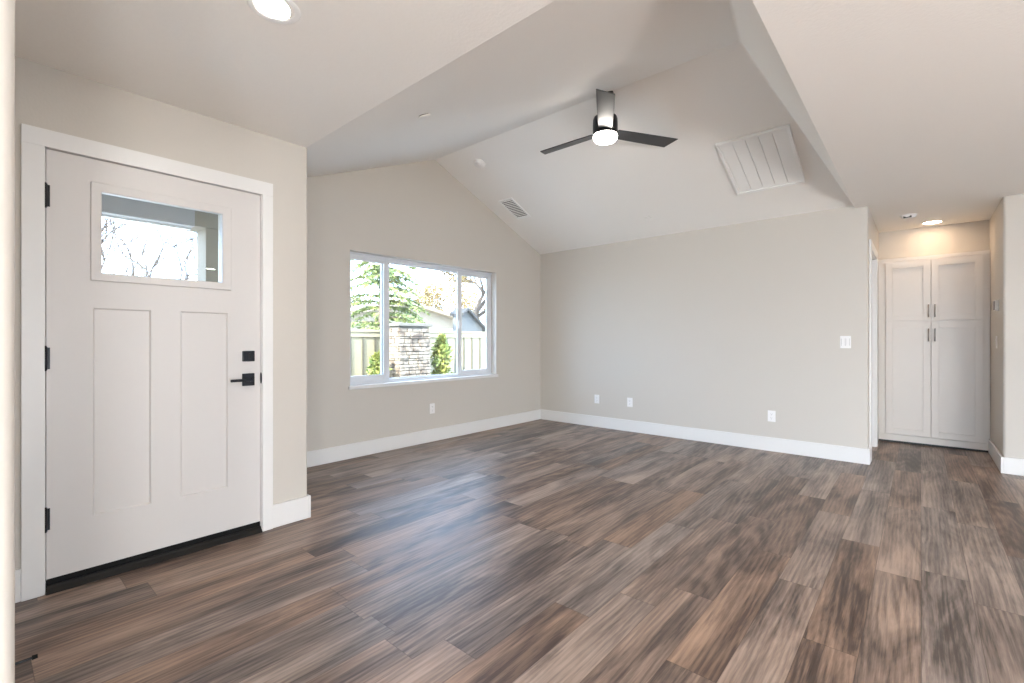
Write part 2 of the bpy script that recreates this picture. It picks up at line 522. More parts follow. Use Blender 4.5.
# front door casing (flat stock)
CW, CT = 0.083, 0.02
m = MB()
m.box(XD, XD+CT, 0.146, 0.146+CW-.008, 0, 2.058); m.box(XD, XD+CT, 1.166, 1.228, 0, 2.058)
m.box(XD, XD+CT, 0.146, 1.228, 2.058, 2.138)
m.box(XD-T, XD+.004, 0.213, 0.2245, 0, 2.066); m.box(XD-T, XD+.004, 1.1625, 1.172, 0, 2.066); m.box(XD-T, XD+.004, 0.2245, 1.1625, 2.0575, 2.069)
# stops behind the slab
m.box(XD-.075, XD-.047, 0.2245, 0.25, 0, 2.058); m.box(XD-.075, XD-.047, 1.137, 1.1625, 0, 2.058); m.box(XD-.075, XD-.047, .2245, 1.1625, 2.033, 2.058)
dc = m.build('trim_1', M['trim'], bevel=0.0015)
tag(dc, 'flat white casing around the front door', 'door casing', kind='structure')
m = MB(); m.prism([(1.1615+.004*math.cos(R(a)) - .0, 0.938+.034*math.sin(R(a))) for a in range(0, 360, 20)], 'x', XD+.001, XD+.012)
tag(m.build('strike_plate', M['black'], dc), 'black strike plate')

# front door
door = empty('door_1', (XD, 0.2275, 0.0))
tag(door, 'white front door with a small window and two tall panels', 'door', kind='structure')
dw, d0, d1 = 0.932, 0.058, 2.054      # slab width, bottom, top
m = MB()
def dbox(mm, y0, y1, z0, z1, x0=-0.045, x1=0.0): mm.box(x0, x1, y0, y1, z0, z1)
gy0, gy1, gz0, gz1 = 0.190, 0.728, 1.497, 1.902
py = ((0.162, 0.392), (0.522, 0.755)); pz0, pz1 = 0.311, 1.327
dbox(m, 0, py[0][0], d0, d1)
dbox(m, py[1][1], dw, d0, d1)
dbox(m, py[0][0], py[1][1], d0, pz0)
dbox(m, py[0][1], py[1][0], pz0, pz1)
dbox(m, py[0][0], py[1][1], pz1, gz0)
dbox(m, py[0][0], gy0, gz0, gz1); dbox(m, gy1, py[1][1], gz0, gz1)
dbox(m, py[0][0], py[1][1], gz1, d1)
m.build('slab', M['door'], door)
for a, b in py:
    q = MB()
    # recessed flat panel with a small sloped edge
    x0 = -0.010
    q.box(-0.040, x0, a-.002, b+.002, pz0-.002, pz1+.002)
    o = q.build('panel', M['door'], door)
    s = MB()
    e = 0.007
    for (ya, yb_, za, zb, side) in ((a, a+e, pz0, pz1, 'l'), (b-e, b, pz0, pz1, 'r')):
        tri = [(0.0-.001, ya), (x0, ya), (x0, yb_)] if side == 'l' else [(0.0-.001, yb_), (x0, yb_), (x0, ya)]
        s.prism([(t_[0], t_[1]) for t_ in tri], 'z', za, zb)
    for (za, zb, side) in ((pz0, pz0+e, 'b'), (pz1-e, pz1, 't')):
        tri = [(-.001, za), (x0, za), (x0, zb)] if side == 'b' else [(-.001, zb), (x0, zb), (x0, za)]
        s.prism(tri, 'y', a, b)
    s.build('panel_moulding', M['door'], o)
# raised frame round the lite
lf = MB()
fy0, fy1, fz0, fz1 = 0.153, 0.772, 1.460, 1.942
lf.ring(-0.004, 0.010, (fy0, fy1, fz0, fz1), (gy0+.004, gy1-.004, gz0+.004, gz1-.004))
lfo = lf.build('lite_frame', M['door'], door, bevel=0.004)
g = MB(); g.box(-0.026, -0.020, gy0-.004, gy1+.004, gz0-.004, gz1+.004)
tag(g.build('glass', M['glass'], door), 'clear glass pane')
for zc in (1.838, 1.085, 0.340):
    h = MB()
    h.tube((0.008, -0.004, zc-.053), (0.008, -0.004, zc+.053), 0.0075, n=14)
    h.tube((0.008, -0.004, zc+.053), (0.008, -0.004, zc+.058), 0.005, n=12); h.tube((0.008, -0.004, zc-.058), (0.008, -0.004, zc-.053), 0.005, n=12)
    h.box(-0.002, 0.003, -0.006, 0.012, zc-.05, zc+.05)
    tag(h.build('hinge', M['black'], door), 'black hinge')
db = MB(); db.box(0.0, 0.018, 0.8305, 0.8955, 1.042, 1.105)
dbo = db.build('deadbolt', M['black'], door, bevel=0.003); tag(dbo, 'square black deadbolt')
k = MB(); k.box(0.018, 0.034, 0.859, 0.867, 1.058, 1.090)
k.build('thumb_turn', M['black'], dbo, bevel=0.002)
lh = MB(); lh.box(0.0, 0.014, 0.829, 0.8965, 0.896, 0.970)
lho = lh.build('lever_handle', M['black'], door, bevel=0.003); tag(lho, 'black lever handle on a square plate')
k = MB(); k.tube((0.012, 0.863, 0.933), (0.052, 0.863, 0.933), 0.010, n=16); k.box(0.046, 0.060, 0.752, 0.875, 0.925, 0.941)
k.build('lever', M['black'], lho, bevel=0.003)
sw = MB(); sw.box(-0.048, 0.003, 0.001, dw-.001, 0.034, 0.062)
tag(sw.build('sweep', M['dark_rubber'], door, bevel=0.002), 'black door sweep')
th = MB()
th.prism([(XD-T-.03, 0), (XD+.03, 0), (XD+.03, 0.004), (XD+.012, 0.020), (XD+.004, 0.032), (XD-T-.03, 0.030)], 'y', 0.2245, 1.1625)
tag(th.build('trim_2', M['steel'], bevel=0.001), 'dark bronze threshold under the front door', 'threshold', kind='structure')

# hall doorway: casing, jamb and closed white door set back in it
m = MB()
jx0 = XH0-T-.002
m.box(XH0, XH0+.016, DY0-.088, DY0-.006, 0, 2.055); m.box(XH0, XH0+.016, DY1+.006-.012, DY1+.088, 0, 2.055)
m.box(XH0, XH0+.016, DY0-.088, DY1+.088, 2.055, 2.138)
m.box(jx0, XH0+.002, DY0-.003, DY0+.016, 0, 2.05); m.box(jx0, XH0+.002, DY1-.016, DY1+.003, 0, 2.05); m.box(jx0, XH0+.002, DY0, DY1, 2.045, 2.063)
tag(m.build('trim_3', M['trim'], bevel=0.002), 'white casing and jamb of the hall doorway', 'door casing', kind='structure')
d2 = empty('door_2', (XH0-.085, DY0+.018, 0)); tag(d2, 'closed white hall door set back in its jamb', 'door', kind='structure')
m = MB(); m.box(-0.035, 0, 0, DY1-DY0-.036, 0.012, 2.042)
m.build('slab', M['door'], d2, bevel=0.002)

# ------------------------------------------------------------------ wide window
win = empty('window_1', (XW-.09, WY0, WZ0)); tag(win, 'wide three part white sliding window in the gable wall', 'window', kind='structure')
ww, wh = WY1-WY0, WZ1-WZ0
m = MB()
# frame: outer rails set 0.09 m back in the opening
fr = 0.042
m.box(-0.03, 0, 0, fr, 0, wh); m.box(-0.03, 0, ww-fr, ww, 0, wh)
m.box(-0.03, 0, fr, ww-fr, 0, fr*.75); m.box(-0.03, 0, fr, ww-fr, wh-fr, wh)
m.box(-0.03, 0.012, 0, ww, 0, 0.014); m.box(-0.03, 0.012, 0, ww, wh-.014, wh)
m.build('window_frame', M['vinyl'], win, bevel=0.003)
ML = (0.450, 0.520); MR = (1.515, 1.585)
def sash(y0, y1, st, botr, topr, x0, x1, name, gx):
    s = MB()
    s.box(x0, x1, y0, y0+st[0], 0.02, wh-.02); s.box(x0, x1, y1-st[1], y1, 0.02, wh-.02)
    s.box(x0, x1, y0+st[0], y1-st[1], 0.02, botr); s.box(x0, x1, y0+st[0], y1-st[1], wh-topr, wh-.02)
    so = s.build(name, M['vinyl'], win, bevel=0.003)
    q = MB(); q.box(gx-.002, gx+.002, y0+st[0]-.006, y1-st[1]+.006, botr-.006, wh-topr+.006)
    tag(q.build('glass', M['glass'], so), 'clear glass pane')
    return so
sash(0.018, ML[1], (0.045, ML[1]-ML[0]), 0.088, 0.075, -0.026, -0.004, 'left_sash', -0.015)
rs = sash(MR[0], ww-.018, (MR[1]-MR[0], 0.070), 0.075, 0.080, -0.026, -0.004, 'right_sash', -0.015)
q = MB()
q.box(-0.058, -0.030, ML[0]-.01, ML[0]+.028, 0, wh); q.box(-0.058, -0.030, MR[1]-.028, MR[1]+.01, 0, wh)
q.box(-0.058, -0.030, ML[0]+.028, MR[1]-.028, 0, 0.040); q.box(-0.058, -0.030, ML[0]+.028, MR[1]-.028, wh-.055, wh)
co = q.build('center_frame', M['vinyl'], win, bevel=0.003)
q = MB(); q.box(-0.046, -0.042, ML[0]+.022, MR[1]-.022, 0.034, wh-.049)
tag(q.build('glass', M['glass'], co), 'clear glass pane')
q = MB(); q.box(-0.004, 0.014, MR[0]+.010, MR[0]+.024, 0.600, 0.700)
q.build('latch', M['plastic'], rs, bevel=0.003)
m = MB(); m.prism([(-0.04, 0), (0.0895, 0), (0.0895, -0.02), (0.112, -0.02), (0.112, ww+.022), (0.0895, ww+.022), (0.0895, ww), (-0.04, ww)], 'z', -0.034, 0.0)
m.build('window_sill', M['trim'], win, bevel=0.004)
# drywall returns are the wall itself

# windows and patio doors on the kitchen side (behind the camera)
def plain_window(name, mtx, w_, h_, n, label):
    r = empty(name, mat=mtx); tag(r, label, 'window', kind='structure')
    q = MB(); t = 0.05
    q.box(0, t, -.03, .03, 0, h_); q.box(w_-t, w_, -.03, .03, 0, h_); q.box(t, w_-t, -.03, .03, 0, t); q.box(t, w_-t, -.03, .03, h_-t, h_)
    for i in range(1, n): q.box(w_*i/n-t*.6, w_*i/n+t*.6, -.03, .03, t, h_-t)
    q.build('window_frame', M['vinyl'], r)
    for i in range(n):
        q = MB(); q.box(w_*i/n+.03, w_*(i+1)/n-.03, -.003, .003, t-.01, h_-t+.01)
        q.build('glass', M['glass'], r)
    return r
for i, (a, b) in enumerate(KY):
    mt = Matrix.Translation((X1+.06, a, 0.25)) @ Matrix.Rotation(R(90), 4, 'Z')
    plain_window('window_%d' % (i+2), mt, b-a, 1.95, 3, ('tall kitchen window nearest the patio doors', 'tall kitchen window on the dining side')[i])
plain_window('window_4', Matrix.Translation((RX[0], Y0-.06, 0)), RX[1]-RX[0], 2.25, 4, 'wide glazed patio doors behind the camera')

# ------------------------------------------------------------------ pantry cabinet
cab = empty('pantry_cabinet', (XH0, YC, 0))
tag(cab, 'tall white built-in pantry cabinet with four shaker doors', 'cabinet')
cw = XH1-XH0
m = MB()
m.box(0.002, cw-.002, 0.0, 0.098, 0.092, 2.065)
m.build('body', M['cabinet'], cab, bevel=0.0015)
m = MB(); m.box(0.002, cw-.002, -0.010, 0.09, 2.065, 2.102)
m.build('top_trim', M['cabinet'], cab, bevel=0.002)
m = MB(); m.box(0.006, cw-.006, 0.006, 0.09, 0.0, 0.0215)
tag(m.build('toe_gap', M['slot'], cab), 'dark gap at floor')
m = MB(); m.box(0.003, cw-.003, -0.008, 0.09, 0.0215, 0.0905)
m.build('toe_board', M['cabinet'], cab, bevel=0.002)
def shaker(x0, x1, z0, z1, hx, hz, upper):
    s = MB(); r_ = 0.062; th_ = 0.024
    s.box(x0, x0+r_, -th_, 0, z0, z1); s.box(x1-r_, x1, -th_, 0, z0, z1)
    s.box(x0+r_, x1-r_, -th_, 0, z0, z0+r_); s.box(x0+r_, x1-r_, -th_, 0, z1-r_, z1)
    d = s.build('door', M['cabinet'], cab, bevel=0.0015)
    p = MB(); p.box(x0+r_-.004, x1-r_+.004, -th_+.015, -0.001, z0+r_-.004, z1-r_+.004)
    p.build('door_panel', M['cabinet'], d)
    h = MB()
    h.tube((hx, -th_-.030, hz-.070), (hx, -th_-.030, hz+.070), 0.005, n=14)
    for q_ in (-.048, .048): h.tube((hx, -th_, hz+q_), (hx, -th_-.030, hz+q_), 0.0045, n=10)
    tag(h.build('handle', M['nickel'], d, smooth=True), 'brushed nickel bar pull')
xa, xm0, xm1, xb = 0.070, 0.4565, 0.4625, 0.866
h1, h2 = 0.439, 0.491
shaker(xa, xm0, 1.388, 2.046, h1, 1.490, True); shaker(xm1, xb, 1.388, 2.046, h2, 1.490, True)
shaker(xa, xm0, 0.100, 1.368, h1, 1.225, False); shaker(xm1, xb, 0.100, 1.368, h2, 1.225, False)

# ------------------------------------------------------------------ ceiling fan
fan = empty('ceiling_fan', (-2.02, YR, 0))
tag(fan, 'black three blade ceiling fan with glowing white light below the vault ridge', 'ceiling fan')
m = MB(); m.lathe([(0, 3.31), (0.072, 3.31), (0.072, 3.225), (0.066, 3.205), (0.03, 3.195), (0, 3.195)], 36)
smooth_by_angle(m.build('canopy', M['black'], fan))
m = MB(); m.lathe([(0, 3.20), (0.0135, 3.20), (0.0135, 3.07), (0, 3.07)], 20)
smooth_by_angle(m.build('downrod', M['black'], fan))
m = MB(); m.lathe([(0, 3.092), (0.024, 3.092), (0.028, 3.072), (0.080, 3.066), (0.096, 3.056), (0.102, 3.038), (0.104, 3.0), (0.104, 2.905), (0, 2.905)], 48)
smooth_by_angle(m.build('motor_housing', M['black'], fan))
m = MB(); m.lathe([(0, 2.905), (0.100, 2.905), (0.101, 2.894), (0.098, 2.876), (0.088, 2.862), (0.066, 2.854), (0, 2.851)], 48)
tag(smooth_by_angle(m.build('light_lens', M['fan_lens'], fan)), 'glowing white drum lens')
for ang in (180, 60, 300):
    m = MB()
    prof = [(0.098, 0.056), (0.25, 0.062), (0.45, 0.066), (0.58, 0.067)]
    top = []; bot = []
    for x_, hw in prof:
        top.append((x_, hw)); bot.append((x_, -hw))
    outline = top + [(0.644, 0.068), (0.690, -0.068)] + bot[::-1]
    m.prism(outline, 'z', -0.004, 0.004)
    o = m.build('blade', M['blade'], fan, bevel=0.002)
    o.matrix_local = Matrix.Translation((0, 0, 2.932)) @ Matrix.Rotation(R(ang), 4, 'Z') @ Matrix.Rotation(R(-11), 4, 'X')

# ------------------------------------------------------------------ recessed lights
def recessed(loc, ring, lens, mat, label, light_power=None, group=None, copy_of=None):
    r = empty('recessed_light', loc); tag(r, label, 'ceiling light', group)
    m = MB(); m.lathe([(lens, 0.002), (lens+.003, -0.004), (ring-.006, -0.006), (ring-.001, -0.003), (ring, 0.001), (lens, 0.002)], 40)
    smooth_by_angle(m.build('trim_ring', M['metal_white'], r), 50)
    m = MB(); m.lathe([(0, -0.0035), (lens*.9, -0.003), (lens+.001, -0.0015), (lens+.001, 0.001), (0, 0.001)], 40)
    m.build('lens', mat, r)
    return r
recessed((-1.856, 0.757, ZC), 0.094, 0.066, M['lamp'], 'round recessed light in the flat ceiling near the front door')
recessed((0.095, 6.79, ZC), 0.092, 0.074, M['lamp_hall'], 'warm recessed light in the hall ceiling in front of the pantry cabinet')
proto = None
for i, (x, y) in enumerate([(-1.6, -1.3), (0.4, -1.3), (2.4, -1.3), (-1.6, -3.2), (0.4, -3.2), (2.4, -3.2), (3.4, 2.8)]):
    lab = 'recessed light in the kitchen ceiling behind the camera'
    if proto is None:
        proto = recessed((x, y, ZC), 0.094, 0.070, M['lamp'], lab, group='recessed lights in the kitchen ceiling')
    else:
        c_ = copy_tree(proto); c_.location = (x, y, ZC)

# glowing globes added out of view behind the camera to fill the room with light
proto = None
for i, (x, y) in enumerate([(2.6, -0.7), (3.0, 0.5), (2.4, -1.9), (3.6, -1.2)]):
    if proto is None:
        proto = empty('fill_globe', (x, y, 0)); tag(proto, 'added fill light globe standing unseen behind the camera', 'fill light', 'added fill lights behind the camera')
        m = MB(); m.lathe([(.13*math.sin(math.pi*k/14), 0.62-.13*math.cos(math.pi*k/14)) for k in range(15)], 24)
        m.build('globe', M['globe'], proto, smooth=True)
        m = MB(); m.lathe([(0, .445), (.012, .445), (.036, .455), (.040, .505), (0, .505)], 20); m.build('socket', M['black'], proto)
        m = MB(); m.tube((0, 0, .02), (0, 0, .45), .010, n=12); m.build('stem', M['black'], proto)
        m = MB(); m.lathe([(0, .025), (.09, .022), (.10, .012), (.10, 0), (0, 0)], 28); m.build('foot', M['black'], proto)
    else:
        c_ = copy_tree(proto); c_.location = (x, y, 0)

# ------------------------------------------------------------------ things on the vault and ceilings
ca = math.atan2(ZR-ZC, YB-YR)
far_n = Vector((0, -math.sin(ca), -math.cos(ca)))
far_t = Vector((0, math.cos(ca), -math.sin(ca)))
def far_pt(x, y): return (x, y, vault_z(y))
# big louvred grille
g = empty('vent_grille', mat=surf(far_pt(-1.09, 4.695), (1,0,0), far_n))
tag(g, 'large square white louvered panel on the right part of the vault', 'vent')
gw, gl = 0.290, 0.372
m = MB(); b_ = 0.028
for q in ((-gw, gw, -gl, -gl+b_), (-gw, gw, gl-b_, gl), (-gw, -gw+b_, -gl+b_, gl-b_), (gw-b_, gw, -gl+b_, gl-b_)): m.box(q[0], q[1], q[2], q[3], 0.0, 0.030)
m.build('frame', M['metal_white'], g, bevel=0.004)
n = 5; step = (2*(gw-b_))/n
for i in range(n):
    x0 = -gw+b_+i*step
    m = MB(); m.prism([(x0+.001, 0.004), (x0+step-.003, 0.004), (x0+step-.003, 0.019), (x0+.012, 0.022), (x0+.001, 0.020)], 'y', -gl+b_, gl-b_)
    m.build('louver', M['metal_white'], g)
# small supply vent
g = empty('vent_grille', mat=surf(far_pt(-3.905, 4.545), (1,0,0), far_n))
tag(g, 'small rectangular grey slatted vent on the vault near the window wall', 'vent')
gw, gl = 0.112, 0.205; b_ = 0.022
m = MB()
for q in ((-gw, gw, -gl, -gl+b_), (-gw, gw, gl-b_, gl), (-gw, -gw+b_, -gl+b_, gl-b_), (gw-b_, gw, -gl+b_, gl-b_)): m.box(q[0], q[1], q[2], q[3], -0.002, 0.010)
m.build('frame', M['metal_white'], g, bevel=0.003)
m = MB(); m.box(-gw+b_-.002, gw-b_+.002, -gl+b_-.002, gl-b_+.002, -0.001, 0.001)
tag(m.build('backing', M['vent_dark'], g), 'dark duct opening')
for i in range(12):
    y = -gl+b_+.014+i*(2*(gl-b_)-.028)/11
    m = MB(); m.prism([(y-.014, 0.0015), (y-.011, 0.0015), (y+.012, 0.008), (y+.009, 0.009)], 'x', -gw+b_, gw-b_)
    m.build('slat', M['metal_white'], g)
# smoke detectors
def detector(mt, label, slot):
    d = empty('smoke_detector', mat=mt); tag(d, label, 'smoke detector')
    m = MB(); m.lathe([(0, -.004), (0.068, -.004), (0.068, 0.008), (0.064, 0.012), (0.060, 0.020), (0.052, 0.034), (0.040, 0.038), (0, 0.040)], 40)
    smooth_by_angle(m.build('body', M['plastic'], d), 25)
    if slot:
        m = MB(); m.box(-.032, .032, .036, .054, 0.020, 0.037)
        tag(m.build('sounder_slot', M['slot'], d), 'dark slot')
    m = MB(); m.lathe([(0, 0.0385), (0.010, 0.0385), (0.010, 0.0425), (0, 0.0425)], 16, (0.018, 0.012, 0))
    m.build('test_button', M['plastic'], d)
    return d
detector(surf(far_pt(-3.755, 3.760), (1,0,0), far_n), 'round white smoke detector high on the vault above the window wall', False)
detector(surf((-0.09, 6.22, ZC), (1,-.2,0), (0,0,-1)), 'round white smoke detector with dark slot in the hall ceiling', True)
# sprinkler covers
def dome(mt, r_, h_, label):
    d = empty('sprinkler_cover', mat=mt); tag(d, label, 'sprinkler cover')
    m = MB(); m.lathe([(0, h_), (r_*.75, h_), (r_*.93, h_*.8), (r_, h_*.45), (r_*.985, 0.003), (0, 0.003)], 36)
    smooth_by_angle(m.build('cover', M['ceiling'], d), 40)
    m = MB(); m.lathe([(0, 0.003), (r_*.82, 0.003), (r_*.82, -.002), (0, -.002)], 36)
    tag(m.build('gap', M['slot'], d), 'dark gap behind cover')
cn = math.atan2(ZR-ZC, YR-YE)
near_n = Vector((0, math.sin(cn), -math.cos(cn)))
dome(surf((-2.425, 1.922, vault_z(1.922)), (1,0,0), near_n), 0.042, 0.010, 'round flush sprinkler cover on the near slope of the vault')
dome(surf(far_pt(-2.397, 5.165), (1,0,0), far_n), 0.040, 0.014, 'small round white sprinkler cover low on the far slope above the back wall')

# ------------------------------------------------------------------ outlets, switches, thermostat
def outlet(mt, label, single=False):
    o = empty('wall_outlet', mat=mt); tag(o, label, 'outlet')
    m = MB(); m.box(-.037, .037, -.058, .058, 0, .006); m.build('cover_plate', M['plastic'], o, bevel=0.003)
    for s_ in (-1, 1):
        q = MB(); q.prism([(.017*math.cos(R(a)), s_*.021+max(-.0135, min(.0135, .017*math.sin(R(a))))) for a in range(0, 360, 15)], 'z', .006, .0085)
        so = q.build('socket', M['plastic'], o)
        q = MB(); q.box(-.0075, -.0055, s_*.021-.001, s_*.021+.008, .0084, .0089); q.box(.0055, .0075, s_*.021-.001, s_*.021+.007, .0084, .0089)
        q.tube((0, s_*.021-.0075, .0084), (0, s_*.021-.0075, .0089), .0025, n=10)
        q.build('slots', M['slot'], so)
    q = MB(); q.lathe([(0, .0075), (.003, .007), (.0035, .006), (0, .006)], 12); q.build('screw', M['plastic'], o)
    return o
back = lambda x, z: surf((x, YB, z), (1,0,0), (0,-1,0))
outlet(back(-3.293, .374), 'leftmost wall outlet low on the back wall, nearest the window corner')
outlet(back(-2.809, .372), 'second outlet from the window corner low on the back wall')
outlet(back(-1.184, .368), 'outlet low on the back wall nearest the hall')
outlet(surf((XW, 3.488, .38), (0,1,0), (1,0,0)), 'wall outlet below the wide window')
def switch(mt, label, gang=1):
    o = empty('light_switch', mat=mt); tag(o, label, 'light switch')
    hw = .0165 if gang == 1 else .0135
    w2 = .036 if gang == 1 else .043
    m = MB(); m.box(-w2, w2, -.059, .059, 0, .006); m.build('cover_plate', M['plastic'], o, bevel=0.003)
    for i in range(gang):
        cx = (i-(gang-1)/2)*.036
        q = MB(); q.prism([(-.033, .006), (.033, .006), (.033, .0105), (0, .0075), (-.033, .0085)], 'x', cx-hw, cx+hw)
        q.build('rocker', M['plastic'], o)
        q = MB()
        for a in (-hw-.0015, hw): q.box(cx+a, cx+a+.0015, -.0345, .0345, .0055, .0066)
        q.build('rocker_gap', M['slot'], o)
    return o
switch(back(-0.546, 1.150), 'white double light switch on the back wall by the hall corner', 2)
hr = lambda y, z: surf((XH1, y, z), (0,-1,0), (-1,0,0))
switch(hr(6.38, 1.150), 'white light switch on the right hall wall below the thermostat', 1)
t_ = empty('thermostat', mat=hr(6.30, 1.493)); tag(t_, 'small thermostat on the right hall wall beside the pantry cabinet', 'thermostat')
m = MB(); m.box(-.060, .060, -.052, .052, 0, .008); m.build('wall_plate', M['plastic'], t_, bevel=0.003)
m = MB(); m.box(-.056, .056, -.048, .048, .008, .026); m.build('body', M['plastic'], t_, bevel=0.005)
m = MB(); m.box(-.050, .050, -.042, .042, .026, .028); m.build('screen', M['screen'], t_, bevel=0.001)

# door stop on the near wall's baseboard
ds = empty('door_stop', (-2.30, ny+BT, 0.080)); tag(ds, 'thin black door stop low on the near wall at the left edge', 'door stop')
m = MB(); m.tube((0,0,0), (0,.005,0), .011, n=20); m.tube((0,.005,0), (0,.076,0), .0042, n=14)
m.build('rod', M['black'], ds)
m = MB(); m.tube((0,.074,0), (0,.088,0), .0075, .0065, n=18)
tag(m.build('bumper', M['dark_rubber'], ds), 'rubber bumper tip')

# ------------------------------------------------------------------ outdoors
m = MB(); m.box(-60, 30, -40, 60, -0.5, -0.30)
tag(m.build('ground', M['ground']), 'pale ground outside the house', 'ground', kind='structure')
m = MB(); m.box(-2.6, X1+T+3, Y0-4.5, Y0-T-.02, -0.30, -0.05)
tag(m.build('patio', M['ground']), 'pale concrete patio behind the house', 'patio', kind='structure')
# roof slabs over the house with overhangs
m = MB()
zr, yr_ = 5.0, 1.2
for (ya, za) in ((Y0-1.0, 2.62), (7.9, 2.62)):
    m.prism([(yr_, zr), (ya, za), (ya, za+.18), (yr_, zr+.18)], 'x', -4.85, X1+.9)
tag(m.build('roof', M['dark_roof']), 'gable roof over the house', 'roof', kind='structure')
# porch outside the front door
m = MB(); m.box(-5.0, XD-T, -1.75, -1.6, -.3, 2.48)  # wall added out of view to shade the porch from the sun
tag(m.build('porch_sun_block', M['stucco']), 'added unseen wall that keeps the sun off the porch', 'sun blocker', kind='structure')
m = MB(); m.box(-5.0, XD-T, -1.6, 1.335, 2.42, 2.48)
tag(m.build('porch_ceiling', M['beam']), 'grey porch ceiling outside the front door', 'porch ceiling', kind='structure')
m = MB(); m.box(-4.70, -4.60, -1.6, 1.232, 2.125, 2.40)
tag(m.build('porch_beam', M['beam']), 'grey porch beam seen through the front door glass', 'porch beam', kind='structure')
m = MB(); m.box(-4.745, -4.70, -1.6, 1.232, 2.112, 2.42)
tag(m.build('porch_fascia', M['trim']), 'white fascia board beyond the porch beam', 'fascia', kind='structure')
m = MB(); m.box(-4.86, -4.62, 1.318, 1.80, -.3, 2.13); m.box(-4.88, -4.60, 1.232, 1.86, 2.13, 2.42); m.box(-4.88, -4.60, 1.26, 1.86, -.3, 0.0)
tag(m.build('porch_column', M['stucco']), 'square pale porch column seen through the front door glass', 'column', kind='structure')
m = MB(); m.box(-5.1, XD-T, -1.6, 1.335, -.3, -.03)
tag(m.build('porch_slab', M['ground']), 'pale concrete porch outside the front door', 'porch', kind='structure')

random.seed(5)
# fence
fn = empty('board_fence', (-10.0, 2.0, -.30)); tag(fn, 'pale wooden board fence behind the stone pillar outside the window', 'fence')
m = MB(); m.box(-.02, 0, 0, 14, 0, 1.56); m.build('board_panel', M['fence'], fn)
m = MB(); m.box(-.06, .06, 0, 14, 1.66, 1.72); m.box(-.03, .035, 0, 14, 1.54, 1.66)
m.build('top_rail', M['fence'], fn, bevel=.006)
y = 0.50
while y < 13.9:
    m = MB(); m.box(0.0, .028, y-.022, y+.022, .06, 1.54); m.build('batten', M['batten'], fn)
    y += 0.327
# stone pillar built of ledge stones
pl = empty('stone_pillar', (-9.40, 7.0, -.30)); tag(pl, 'wide stacked stone pillar in front of the fence outside the window', 'pillar')
pw, pd, ph = 0.455, 0.22, 1.80
m = MB(); m.box(-pd+.02, pd-.02, -pw+.02, pw-.02, 0, ph-.01); m.build('core', M['cap'], pl)
stones = MB(); z = 0.0
while z < ph-.05:
    hz = random.uniform(.045, .115); hz = min(hz, ph-z)
    y = -pw
    while y < pw-.02:
        lw = min(random.uniform(.10, .34), pw-y)
        if pw-(y+lw) < .06: lw = pw-y
        d = random.uniform(.005, .055)
        stones.box(pd-.03, pd+d, y+.009, y+lw-.009, z+.009, z+hz-.009)
        y += lw
    for side in (-1, 1):
        x = -pd
        while x < pd-.02:
            lw = min(random.uniform(.12, .3), pd-x)
            d = random.uniform(0, .03)
            y0_, y1_ = (-pw-d, -pw+.03) if side < 0 else (pw-.03, pw+d)
            stones.box(x+.005, x+lw-.005, y0_, y1_, z+.005, z+hz-.005)
            x += lw
    z += hz
stones.build('stone_facing', M['stone'], pl, bevel=.008)
m = MB(); m.box(-pd-.06, pd+.06, -pw-.05, pw+.05, ph, ph+.07); m.build('cap', M['cap'], pl, bevel=.01)

def rnd_dir():
    while True:
        v = Vector((random.uniform(-1,1), random.uniform(-1,1), random.uniform(-1,1)))
        if .05 < v.length < 1: return v.normalized()

def shrub(loc, h, r, n, label):
    s = empty('shrub', loc); tag(s, label, 'shrub')
    m = MB()
    for i in range(5):
        a = random.uniform(0, 6.28)
        m.tube((0,0,0), (r*.4*math.cos(a), r*.4*math.sin(a), h*random.uniform(.5,.85)), .02, .006, 6)
    m.build('stems', M['bark'], s)
    m = MB()
    for i in range(n):
        z_ = random.random()**0.8
        rad = r*(1.0-z_)**.6*(.55+.45*random.random())*(.8+.4*math.sin(z_*9+i%3))
        a = random.uniform(0, 6.28)
        p = Vector((rad*math.cos(a), rad*math.sin(a), .08+z_*(h-.1)))
        m.leaf(p, rnd_dir()+Vector((0,0,.4)), rnd_dir(), random.uniform(.09,.17), random.uniform(.05,.09))
    m.build('foliage', M['shrub'], s)
shrub((-9.35, 7.98, -.30), 1.58, .42, 1500, 'rounded yellow-green shrub right of the stone pillar')
shrub((-9.3, 6.05, -.30), 1.15, .36, 800, 'small pale green shrub left of the stone pillar')

def conifer(loc, h, label):
    c = empty('conifer', loc); tag(c, label, 'tree')
    m = MB(); m.tube((0,0,0), (0,0,h), .17, .02, 9); m.build('trunk', M['bark'], c)
    m = MB(); br = MB()
    z_ = 1.9
    while z_ < h-.2:
        f_ = 1-(z_/h)
        for k in range(4):
            a = random.uniform(0, 6.28); L_ = .35 + 2.2*f_*random.uniform(.6, 1.0)
            d = Vector((math.cos(a), math.sin(a), 0))
            prev = Vector((0,0,z_)); steps = 9
            for s_ in range(1, steps+1):
                u = s_/steps
                p = Vector((0,0,z_)) + d*L_*u + Vector((0,0, .18*L_*u - .42*L_*u*u))
                br.tube(prev, p, .018*(1-u)+.006, .016*(1-u)+.005, 4, cap=False)
                side = d.cross(Vector((0,0,1)))
                for q in range(11):
                    t = random.random()
                    pp = prev.lerp(p, t)
                    sd = side*random.choice((-1,1))*random.uniform(.5,1) + d*random.uniform(.3,.9) + Vector((0,0,random.uniform(-.9,.15)))
                    m.leaf(pp, sd, rnd_dir(), random.uniform(.13,.30)*(1.15-u*.4), .075)
                prev = p
        z_ += random.uniform(.16, .26)
    br.build('branches', M['bark'], c)
    m.build('needles', M['conifer'], c)
conifer((-15.0, 9.95, -.3), 9.5, 'tall green conifer outside the left part of the window')

